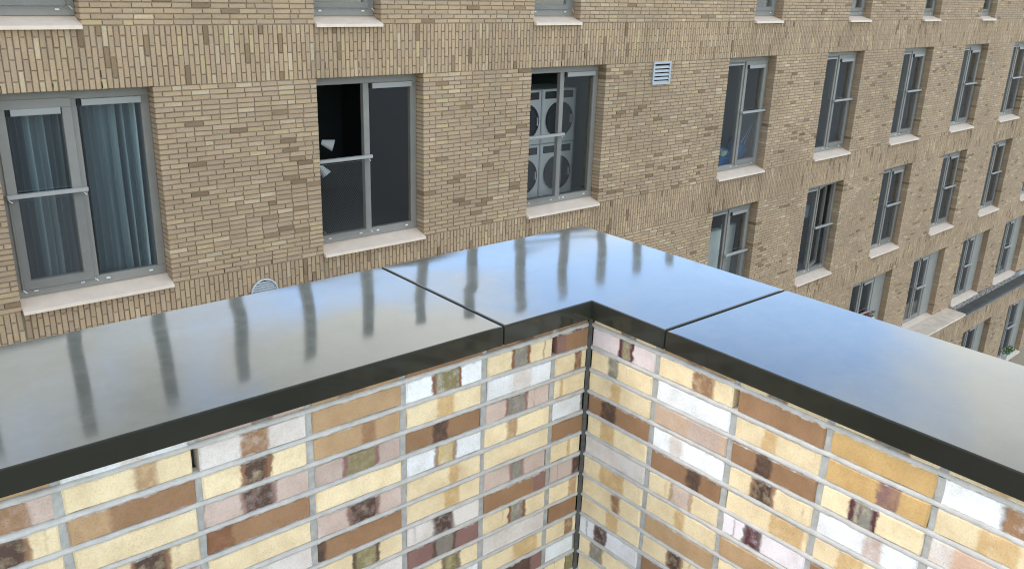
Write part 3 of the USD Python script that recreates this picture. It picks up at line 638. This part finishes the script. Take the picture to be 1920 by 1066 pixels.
def brick_piece(u0, u1, z0, z1):
    """a rounded brick, face towards -d: local (u, d, z) vertices, faces and the along-brick coordinates"""
    nu, nz = 8, 3
    us = np.r_[u0, u0 + 0.003, np.linspace(u0 + 0.012, u1 - 0.012, nu - 4), u1 - 0.003, u1]; zs = np.r_[z0, z0 + 0.003, (z0 + z1) / 2, z1 - 0.003, z1]
    U, Z = np.meshgrid(us, zs, indexing='ij'); Dp = np.zeros_like(U)
    for e in (0, -1):
        Dp[e, :] = np.maximum(Dp[e, :], 0.0028); Dp[:, e] = np.maximum(Dp[:, e], 0.0028)
    jit = prng.normal(0, 0.0007, U.shape)
    U2 = U + prng.normal(0, 0.0006, U.shape); Z2 = Z + jit; Dp = Dp + prng.normal(0, 0.00025, U.shape)
    v = np.stack([U2, Dp, Z2], -1).reshape(-1, 3); n1, n2 = U.shape
    idx = np.arange(n1 * n2).reshape(n1, n2); f = []
    for i in range(n1 - 1):
        for j in range(n2 - 1):
            f += [[idx[i, j], idx[i + 1, j], idx[i + 1, j + 1]], [idx[i, j], idx[i + 1, j + 1], idx[i, j + 1]]]
    rim_ = list(idx[:, 0]) + list(idx[-1, 1:]) + list(idx[::-1, -1][1:]) + list(idx[0, ::-1][1:-1])
    k0 = len(v); back = v[rim_].copy(); back[:, 1] = 0.030; v = np.vstack([v, back]); m = len(rim_)
    for k in range(m):
        a, b = rim_[k], rim_[(k + 1) % m]; f += [[a, k0 + k, k0 + (k + 1) % m], [a, k0 + (k + 1) % m, b]]
    return v, np.array(f), (v[:, 0] - u0) / (u1 - u0), (v[:, 2] - z0) / (z1 - z0)
def to_left(v): return np.stack([v[:, 0], YW + v[:, 1], v[:, 2] + H], -1)
def to_right(v): return np.stack([XW + v[:, 1], -v[:, 0], v[:, 2] + H], -1)  # u = -y
def put_brick(col, r, u0, u1, kinds, place, full=None):
    zt = ZB - r * PITCH - 0.0054; zb = ZB - (r + 1) * PITCH + 0.0054
    if r < 0: zt, zb = CZ - 0.047, ZB + 0.0062
    kd = kinds[r] if (kinds and 0 <= r < len(kinds)) else random_kind()
    u0 += prng.normal(0, 0.0012); u1 += prng.normal(0, 0.0012); zs = prng.normal(0, 0.0008)
    v, f, uu, vv = brick_piece(u0, u1, zb + zs, zt + zs)
    if full: uu = (v[:, 0] - full[0]) / (full[1] - full[0])
    v[:, 1] += prng.normal(0.0005, 0.0010) + (v[:, 0] - u0) * prng.normal(0, 0.004)
    n = len(v); body = np.array(kd[0]) * prng.normal(1, 0.035)
    if vv.min() < 0: vv = np.clip(vv, 0, 1)
    c = {'body': np.tile(body, (n, 1)), 'band': np.tile(kd[1], (n, 1)), 'rim': np.tile(kd[4], (n, 1)),
         'along': np.c_[uu, vv, np.full(n, prng.random())], 'firing': np.tile([kd[2], kd[3], kd[5]], (n, 1))}
    obj('brick', (place(v), f), M['glazed_brick'], PAR, smooth=False, cols=c)
hj = 0.0072
for col in range(-1, 7):
    if col == -1: u0, u1 = -0.205, xj[0] - hj
    elif col == 6: u0, u1 = xj[6] + hj, XW - 0.006
    else: u0, u1 = xj[col] + hj, xj[col + 1] - hj
    for r in range(-1, ROWS): put_brick(col, r, u0, u1, LEFT.get(col), to_left)
ye = [YW - 0.007] + yj
for col in range(0, 6):
    u0 = -ye[0] + 0.002 if col == 0 else -ye[col] + hj
    u1 = -ye[col + 1] - hj
    for r in range(-1, ROWS): put_brick(col, r, u0, u1, RIGHT.get(col), to_right)
# mortar: rounded bed joints that stand a little proud, flat head joints, three of them left open as weep holes
def bead(u0, u1, z, seed):
    n = int((u1 - u0) / 0.006); us = np.linspace(u0, u1, n); prof = [(0.022, -0.0074), (0.0040, -0.0066), (0.0008, -0.0046), (-0.0012, 0.0), (0.0008, 0.0042), (0.0040, 0.0060), (0.022, 0.0070)]
    P = np.array(prof); v = np.zeros((n, 7, 3))
    for k in range(7):
        nz = meshkit.noise(np.stack([us * 55, np.full(n, k * 0.9), np.full(n, seed * 7.3)], -1)) - 0.5; nz2 = meshkit.noise(np.stack([us * 160, np.full(n, k * 2.1), np.full(n, seed * 3.1)], -1)) - 0.5
        v[:, k, 0] = us; v[:, k, 1] = P[k, 0] + nz * 0.0018 + nz2 * 0.0008; v[:, k, 2] = z + P[k, 1] + (nz * 0.0026 + nz2 * 0.0014) * (1 if k != 3 else 0.3)
    idx = np.arange(n * 7).reshape(n, 7); f = []
    for k in range(6):
        a, b, c, d = idx[:-1, k], idx[1:, k], idx[1:, k + 1], idx[:-1, k + 1]
        f.append(np.stack([a, b, c], -1)); f.append(np.stack([a, c, d], -1))
    return v.reshape(-1, 3), np.vstack(f)
def head_joint(u, z0, z1, seed):
    n = 9; zs = np.linspace(z0, z1, n); prof = [(-0.0095, 0.022), (-0.0088, 0.0042), (-0.004, 0.0030), (0.004, 0.0030), (0.0088, 0.0042), (0.0095, 0.022)]
    v = np.zeros((n, 6, 3))
    for k in range(6):
        nz = meshkit.noise(np.stack([zs * 140, np.full(n, k * 0.8), np.full(n, seed * 5.7)], -1)) - 0.5
        v[:, k, 0] = u + prof[k][0] + nz * 0.0028; v[:, k, 1] = prof[k][1] + nz * 0.0014; v[:, k, 2] = zs
    idx = np.arange(n * 6).reshape(n, 6); f = []
    for k in range(5):
        a, b, c, d = idx[:-1, k], idx[1:, k], idx[1:, k + 1], idx[:-1, k + 1]
        f.append(np.stack([a, b, c], -1)); f.append(np.stack([a, c, d], -1))
    return v.reshape(-1, 3), np.vstack(f)
def mortar(place, joints, u0, u1, weeps):
    beds = cat([(lambda vf: (place(vf[0]), vf[1]))(bead(u0, u1, ZB - r * PITCH, r + (50 if place is to_right else 0))) for r in range(ROWS + 1)])
    obj('bed_joints', beds, M['mortar_light'], PAR, smooth=50)
    hs = []
    for j, u in enumerate(joints):
        for r in range(-1, ROWS):
            if (j, r) in weeps: continue
            zt = ZB - r * PITCH - 0.006 if r >= 0 else CZ - 0.046; zb = ZB - (r + 1) * PITCH + 0.006
            v, f = head_joint(u + prng.normal(0, 0.0008), zb, zt, j * 40 + r); hs.append((place(v), f))
    obj('head_joints', cat(hs), M['mortar_grey'], PAR, smooth=50)
mortar(to_left, xj, -0.25, XW - 0.004, {(2, 0), (6, 0)})
mortar(to_right, [-y for y in yj], -YW + 0.004, 0.16, {(1, 0)})
# dark sealant in the corner, pulled unevenly by hand
n = 70; zs = np.linspace(-1.85, CZ - 0.04, n); v = np.zeros((n, 5, 3))
for k, (dx, dy) in enumerate(((-0.0072, -0.0005), (-0.0058, -0.0030), (-0.0032, -0.0036), (-0.0008, -0.0058), (0.001, -0.0078))):
    nz = meshkit.noise(np.stack([zs * 38, np.full(n, k * 0.35), np.full(n, 4.4)], -1)) - 0.45
    v[:, k] = np.stack([XW + dx - nz * 0.003, YW + dy - nz * 0.003, zs + H], -1)
idx = np.arange(n * 5).reshape(n, 5); f = []
for k in range(4): f += [np.stack([idx[:-1, k], idx[:-1, k + 1], idx[1:, k + 1]], -1), np.stack([idx[:-1, k], idx[1:, k + 1], idx[1:, k]], -1)]
obj('corner_sealant', (v.reshape(-1, 3), np.vstack(f)), M['sealant'], PAR, smooth=60)

# coping: three folded panels with open joints; the sheet is not perfectly flat
def coping_panel(poly, amp, seed, label, step=0.02):
    """poly: plan outline (counter-clockwise). Top sheet as a fine grid with soft dents, rounded fold, 46 mm fascia, inner lip."""
    P = sg.Polygon(poly); ins = P.buffer(-0.004, join_style=2)
    xs = np.arange(P.bounds[0] - 0.01, P.bounds[2] + 0.02, step)
    # top sheet triangulated on the inset polygon with interior points
    pts = [p for p in [(x, y) for x in xs for y in np.arange(P.bounds[1] - 0.01, P.bounds[3] + 0.02, step)] if ins.buffer(-step * 0.55).contains(sg.Point(p))]
    ring = np.array(ins.exterior.coords)[:-1]; edge = []
    for a, b in zip(ring, np.roll(ring, -1, 0)):
        m = max(1, int(np.linalg.norm(b - a) / step)); edge += [tuple(a + (b - a) * t / m) for t in range(m)]
    from scipy.spatial import Delaunay
    allp = np.array(edge + pts); tri = Delaunay(allp).simplices
    cen = allp[tri].mean(1); keep = np.array([ins.buffer(1e-6).contains(sg.Point(c)) for c in cen])
    tri = tri[keep]; ar = np.cross(allp[tri[:, 1]] - allp[tri[:, 0]], allp[tri[:, 2]] - allp[tri[:, 0]]); tri = tri[np.abs(ar) > 1e-10]
    ar = np.cross(allp[tri[:, 1]] - allp[tri[:, 0]], allp[tri[:, 2]] - allp[tri[:, 0]]); tri[ar < 0] = tri[ar < 0][:, ::-1]
    q = np.c_[allp * 3.2, np.full(len(allp), seed * 9.7)]
    dent = (meshkit.noise(q, seed) - 0.5) * 2
    dist = np.array([P.exterior.distance(sg.Point(p)) for p in allp])
    zt = CZ + amp * dent * np.clip(dist / 0.09, 0, 1)
    v = np.c_[allp, zt + H]; ne = len(edge)
    # fold and fascia: rings going round the edge points
    er = np.array(edge); outp = np.array([P.exterior.interpolate(P.exterior.project(sg.Point(p))).coords[0] for p in er])
    # corners: push out along both sides
    for i, p in enumerate(er):
        for c in np.array(P.exterior.coords)[:-1]:
            if np.linalg.norm(np.array(p) - c) < 0.0062: outp[i] = c
    rings_ = [np.c_[er + (outp - er) * 0.6, np.full(ne, CZ - 0.0010 + H)], np.c_[outp, np.full(ne, CZ - 0.0042 + H)], np.c_[outp, np.full(ne, CZ - 0.0470 + H)], np.c_[er - (outp - er) * 1.5, np.full(ne, CZ - 0.0472 + H)], np.c_[er - (outp - er) * 1.5, np.full(ne, CZ - 0.02 + H)]]
    f = [tri]; prev = np.arange(ne); k0 = len(v)
    for rr_ in rings_:
        v = np.vstack([v, rr_]); cur = k0 + np.arange(ne); nx = np.roll(np.arange(ne), -1)
        f += [np.stack([prev, cur, cur[nx]], -1), np.stack([prev, cur[nx], prev[nx]], -1)]
        prev = cur; k0 += ne
    obj('coping_panel', (v, np.vstack(f)), M['coping_metal'], PAR, smooth=35, label=label)
JX, JY, GAP = 1.166, 1.1418, 0.0026
coping_panel([(-4.0, IN_Y), (JX - GAP, IN_Y), (JX - GAP, OUT_Y), (-4.0, OUT_Y)], 0.0012, 3, 'left straight coping panel', 0.04)
coping_panel([(JX + GAP, IN_Y), (IN_X, IN_Y), (IN_X, JY + GAP), (OUT_X, JY + GAP), (OUT_X, OUT_Y), (JX + GAP, OUT_Y)], 0.0017, 5, 'corner coping panel')
coping_panel([(IN_X, -4.0), (OUT_X, -4.0), (OUT_X, JY - GAP), (IN_X, JY - GAP)], 0.0011, 8, 'right straight coping panel', 0.04)
obj('joint_backing', cat([wbox(JX - 0.03, JX + 0.03, IN_Y + 0.004, OUT_Y - 0.004, CZ - 0.046, CZ - 0.010), wbox(IN_X + 0.004, OUT_X - 0.004, JY - 0.03, JY + 0.03, CZ - 0.046, CZ - 0.010)]), M['dark_gap'], PAR)

# ------------------------------------------------------------------ things behind the windows
def curtain(s0, s1, z0, z1, d, folds, seed, label):
    r = np.random.default_rng(seed); n = folds * 10
    t = np.linspace(0, 1, n); ph = np.cumsum(r.uniform(0.55, 1.5, n)); ph = ph / ph[-1] * folds * 2 * np.pi
    amp = 0.045 + 0.075 * meshkit.noise(np.c_[t * 9, t * 0, t * 0 + seed])
    nz = 14; v = np.zeros((nz, n, 3))
    for i, z in enumerate(np.linspace(z1, z0, nz)):
        q = i / (nz - 1); sway = 0.035 * (meshkit.noise(np.c_[t * 5, np.full(n, q * 1.6), np.full(n, seed + 2.2)]) - 0.5) * q
        v[i] = np.c_[s0 + (s1 - s0) * t + sway + 0.012 * np.cos(ph), d + 0.05 + amp * (0.8 + 0.4 * q) * (np.abs(np.sin(0.5 * ph + 0.5 * q * np.sin(seed + t * 7))) * 1.6 - 1.0), np.full(n, z)]
    idx = np.arange(nz * n).reshape(nz, n); a, b, c, e = idx[:-1, :-1], idx[1:, :-1], idx[1:, 1:], idx[:-1, 1:]
    f = np.vstack([np.stack([a, b, c], -1).reshape(-1, 3), np.stack([a, c, e], -1).reshape(-1, 3)])
    fold_shading = meshkit.noise(np.c_[t * folds * 1.3, t * 0 + 0.3, t * 0 + seed * 3.3]); fold_shading = np.clip((fold_shading - 0.28) / 0.5, 0, 1) ** 2       # bright and shaded folds painted into the cloth colour as strips
    col = np.array((0.08, 0.13, 0.16)) + fold_shading[:, None] * np.array((0.66, 0.80, 0.82))
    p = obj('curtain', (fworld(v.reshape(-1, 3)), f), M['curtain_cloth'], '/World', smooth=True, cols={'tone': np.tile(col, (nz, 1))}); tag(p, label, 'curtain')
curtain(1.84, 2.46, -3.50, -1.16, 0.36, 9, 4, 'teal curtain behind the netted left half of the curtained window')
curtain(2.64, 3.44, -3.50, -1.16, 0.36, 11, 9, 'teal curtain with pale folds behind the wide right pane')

def fcyl(s, d, z, r, depth, n=28, axis='d'):
    a = np.linspace(0, 2 * np.pi, n, endpoint=False); v = [[s, d, z], [s, d + depth, z]]
    for dd in (d, d + depth): v += [[s + r * math.cos(q), dd, z + r * math.sin(q)] for q in a]
    f = []
    for k in range(n):
        k2 = (k + 1) % n; f += [[0, 2 + k2, 2 + k], [1, 2 + n + k, 2 + n + k2], [2 + k, 2 + k2, 2 + n + k2], [2 + k, 2 + n + k2, 2 + n + k]]
    return fworld(np.array(v)), np.array(f)
def fring(s, d, z, r0, r1, depth, n=28):
    a = np.linspace(0, 2 * np.pi, n, endpoint=False)
    v = np.vstack([np.c_[s + r * np.cos(a), np.full(n, dd), z + r * np.sin(a)] for r, dd in ((r1, d + depth), (r1, d), (r0, d), (r0, d + depth))])
    f = [x for q in range(3) for k in range(n) for x in ([q * n + k, q * n + (k + 1) % n, q * n + n + (k + 1) % n], [q * n + k, q * n + n + (k + 1) % n, q * n + n + k])]
    return fworld(v), np.array(f)
for s0_, z0_, lab in ((9.17, -3.53, 'lower left tumble dryer of the stacked four behind the open window'), (9.17, -2.605, 'upper left tumble dryer of the stacked four behind the open window'),
                      (9.955, -3.53, 'lower right tumble dryer of the stacked four behind the open window'), (9.955, -2.605, 'upper right tumble dryer of the stacked four behind the open window')):
    t = thing('tumble_dryer', lab, 'tumble dryer', 'stacked tumble dryers'); dd = 0.72
    obj('body', fbox(s0_, s0_ + 0.765, dd, dd + 0.7, z0_, z0_ + 0.915, 0.012), M['dryer_grey'], t)
    obj('door', fcyl(s0_ + 0.385, dd - 0.035, z0_ + 0.40, 0.285, 0.05), M['dryer_dark'], t)
    obj('door_ring', fring(s0_ + 0.385, dd - 0.045, z0_ + 0.40, 0.27, 0.30, 0.04), M['dryer_dark'], t)
    obj('control_panel', fbox(s0_ + 0.06, s0_ + 0.70, dd - 0.012, dd + 0.01, z0_ + 0.755, z0_ + 0.875, 0.004), M['dryer_dark'], t)
    obj('handle', fbox(s0_ + 0.62, s0_ + 0.645, dd - 0.07, dd - 0.03, z0_ + 0.33, z0_ + 0.47, 0.004), M['dryer_chrome'], t)
    obj('edge_trim', fbox(s0_ + 0.767, s0_ + 0.777, dd - 0.004, dd + 0.05, z0_, z0_ + 0.915, 0.002), M['dryer_chrome'], t)
# two-headed lamp in the dark room
lamp = thing('floor_lamp', 'slim floor lamp with two white cone shades in the dark room', 'lamp')
obj('pole', fbox(5.785, 5.805, 0.79, 0.81, -3.54, -1.95, 0.004), M['wire_steel'], lamp)
obj('foot', fcyl(5.795, 0.70, -3.52, 0.02, 0.2), M['wire_steel'], lamp)
def cone(c, ax, r0, r1, L, n=24):
    ax = np.array(ax, float); ax /= np.linalg.norm(ax); e1 = np.cross(ax, [0.1, 0.2, 1]); e1 /= np.linalg.norm(e1); e2 = np.cross(ax, e1); a = np.linspace(0, 2 * np.pi, n, endpoint=False)
    v = np.vstack([np.array(c) + ax * t + r * (np.cos(a)[:, None] * e1 + np.sin(a)[:, None] * e2) for r, t in ((r0, 0), (r1, L), (r1 - 0.006, L), (r0 - 0.006, 0.01))])
    f = [x for q in range(3) for k in range(n) for x in ([q * n + k, q * n + (k + 1) % n, q * n + n + (k + 1) % n], [q * n + k, q * n + n + (k + 1) % n, q * n + n + k])]
    f += [[0, k, k + 1] for k in range(1, n - 1)]
    return fworld(v), np.array(f)
obj('lamp_shade', cone((5.84, 0.79, -2.215), (1, -0.55, -0.35), 0.035, 0.085, 0.17), M['shade_white'], lamp, smooth=40)
obj('lamp_shade', cone((5.80, 0.79, -2.56), (0.55, -0.5, -0.9), 0.035, 0.075, 0.15), M['shade_white'], lamp, smooth=40)
# blue bags and a bowl behind the fourth window
def lump(c, r, seed, flat=0.0):
    m = trimesh.creation.icosphere(3); v = np.array(m.vertices); k = 1 + 0.35 * (meshkit.fbm(v * 2.2 + seed, 3) - 0.5) * 2
    return fworld(v * k[:, None] * np.array(r) + np.array(c)), np.array(m.faces)
bag = thing('blue_bag', 'big blue plastic bag with thin white straps standing behind the netted window half', 'bag')
obj('sack', lump((15.62, 0.62, -3.24), (0.26, 0.2, 0.30), 1.3), M['bag_blue'], bag, smooth=40)
for a_, b_ in (((15.52, 0.45, -3.05), (15.86, 0.42, -2.62)), ((15.64, 0.45, -3.08), (15.90, 0.42, -2.58))):
    obj('strap', strand(np.array(a_), np.array(b_), 0.007), M['cap_white'], bag)
bag2 = thing('blue_bag', 'low blue bag behind the fixed left pane beside the pale bowl', 'bag')
obj('sack', lump((15.02, 0.60, -3.34), (0.26, 0.18, 0.22), 5.1), M['bag_blue'], bag2, smooth=40)
a = np.linspace(0, 2 * np.pi, 32, endpoint=False)
bv = np.vstack([np.c_[14.80 + r * np.cos(a), 0.42 + r * np.sin(a), np.full(32, z)] for r, z in ((0.05, -3.26), (0.10, -3.22), (0.125, -3.13), (0.118, -3.13), (0.09, -3.21))])
bf = [x for q in range(4) for k in range(32) for x in ([q * 32 + k, q * 32 + (k + 1) % 32, q * 32 + 32 + (k + 1) % 32], [q * 32 + k, q * 32 + 32 + (k + 1) % 32, q * 32 + 32 + k])]
p = obj('bowl', (fworld(bv), np.array(bf)), M['bowl_green'], '/World', smooth=50); tag(p, 'pale green bowl at the left edge of the window with blue bags', 'bowl')
st = obj('crate', fbox(14.66, 15.2, 0.36, 0.8, -3.54, -3.265, 0.01), M['bag_blue'], '/World'); tag(st, 'blue crate under the pale green bowl', 'crate')
# two white mattresses leaning behind the window below
def leaning(s0, s1, d0, d1, z0, z1, lean):
    v, f = fbox(s0, s1, d0, d1, z0, z1, 0.03)
    k = (v[:, 2] - H - z0) / (z1 - z0) * lean; v = v.copy(); v[:, 0] += k
    return v, f
p = obj('mattress', leaning(14.72, 15.20, 0.46, 0.62, -6.55, -4.90, 0.06), M['mattress_white'], '/World'); tag(p, 'white mattress leaning behind the left pane of the window above the coping', 'mattress')
p = obj('mattress', leaning(15.34, 15.72, 0.5, 0.66, -6.55, -4.86, 0.10), M['mattress_white'], '/World'); tag(p, 'narrow white mattress leaning behind the railed right sash', 'mattress')
# things behind the turned window and the flower boxes lower down
p = obj('storage_box', fbox(18.95, 19.4, 0.75, 1.1, -5.33, -5.02, 0.01), M['box_paper'], '/World'); tag(p, 'pale blue box on a shelf behind the turned sash', 'box')
p = obj('shelf', cat([fbox(18.75, 19.45, 0.7, 1.15, -5.37, -5.335), fbox(18.78, 18.82, 0.72, 1.13, -6.55, -5.371), fbox(19.39, 19.43, 0.72, 1.13, -6.55, -5.371)]), M['dryer_dark'], '/World'); tag(p, 'dark shelf carrying a pale blue box behind the turned sash', 'shelf')
p = obj('paper_bag', leaning(17.98, 18.36, 0.40, 0.62, -6.55, -6.05, 0.0), M['mattress_white'], '/World'); tag(p, 'white paper bag on the floor behind the pane left of the turned sash', 'bag')
def planter(s, d, z, mat, label, leaf, flowers):
    t = thing('flower_box', label, 'flower box'); r = random.Random(int(s * 10))
    obj('trough', fprism([(d, z), (d + 0.02, z - 0.18), (d + 0.18, z - 0.18), (d + 0.20, z)], s, s + 0.75), M[mat], t)
    def tuft(n, size, zz):
        out = []
        for k in range(n):
            c = np.array([s + r.uniform(0.03, 0.72), d + r.uniform(0.0, 0.2), z + r.uniform(0.0, zz)]); a1 = np.array([r.gauss(0, 1), r.gauss(0, 1), r.gauss(0, 1)]); a1 /= np.linalg.norm(a1); a2 = np.cross(a1, [r.random(), r.random(), r.random()]); a2 /= np.linalg.norm(a2) + 1e-9
            q = np.array([c - a1 * size, c + a2 * size * 0.5, c + a1 * size, c - a2 * size * 0.5]); out.append((fworld(q), np.array([[0, 1, 2], [0, 2, 3]])))
        return cat(out)
    obj('foliage', tuft(160, 0.045, 0.16), M[leaf], t)
    if flowers: obj('flowers', tuft(70, 0.035, 0.2), M['petal_pink'], t)
planter(21.75, -0.02, -8.52, 'pot_pale', 'box of pink flowers behind the rail of the window just above the coping', 'leaf_green', True)
planter(32.3, BASE_D - 0.24, -12.15, 'pot_pale', 'pale planter with green leaves under the lowest window at right', 'leaf_green', False)
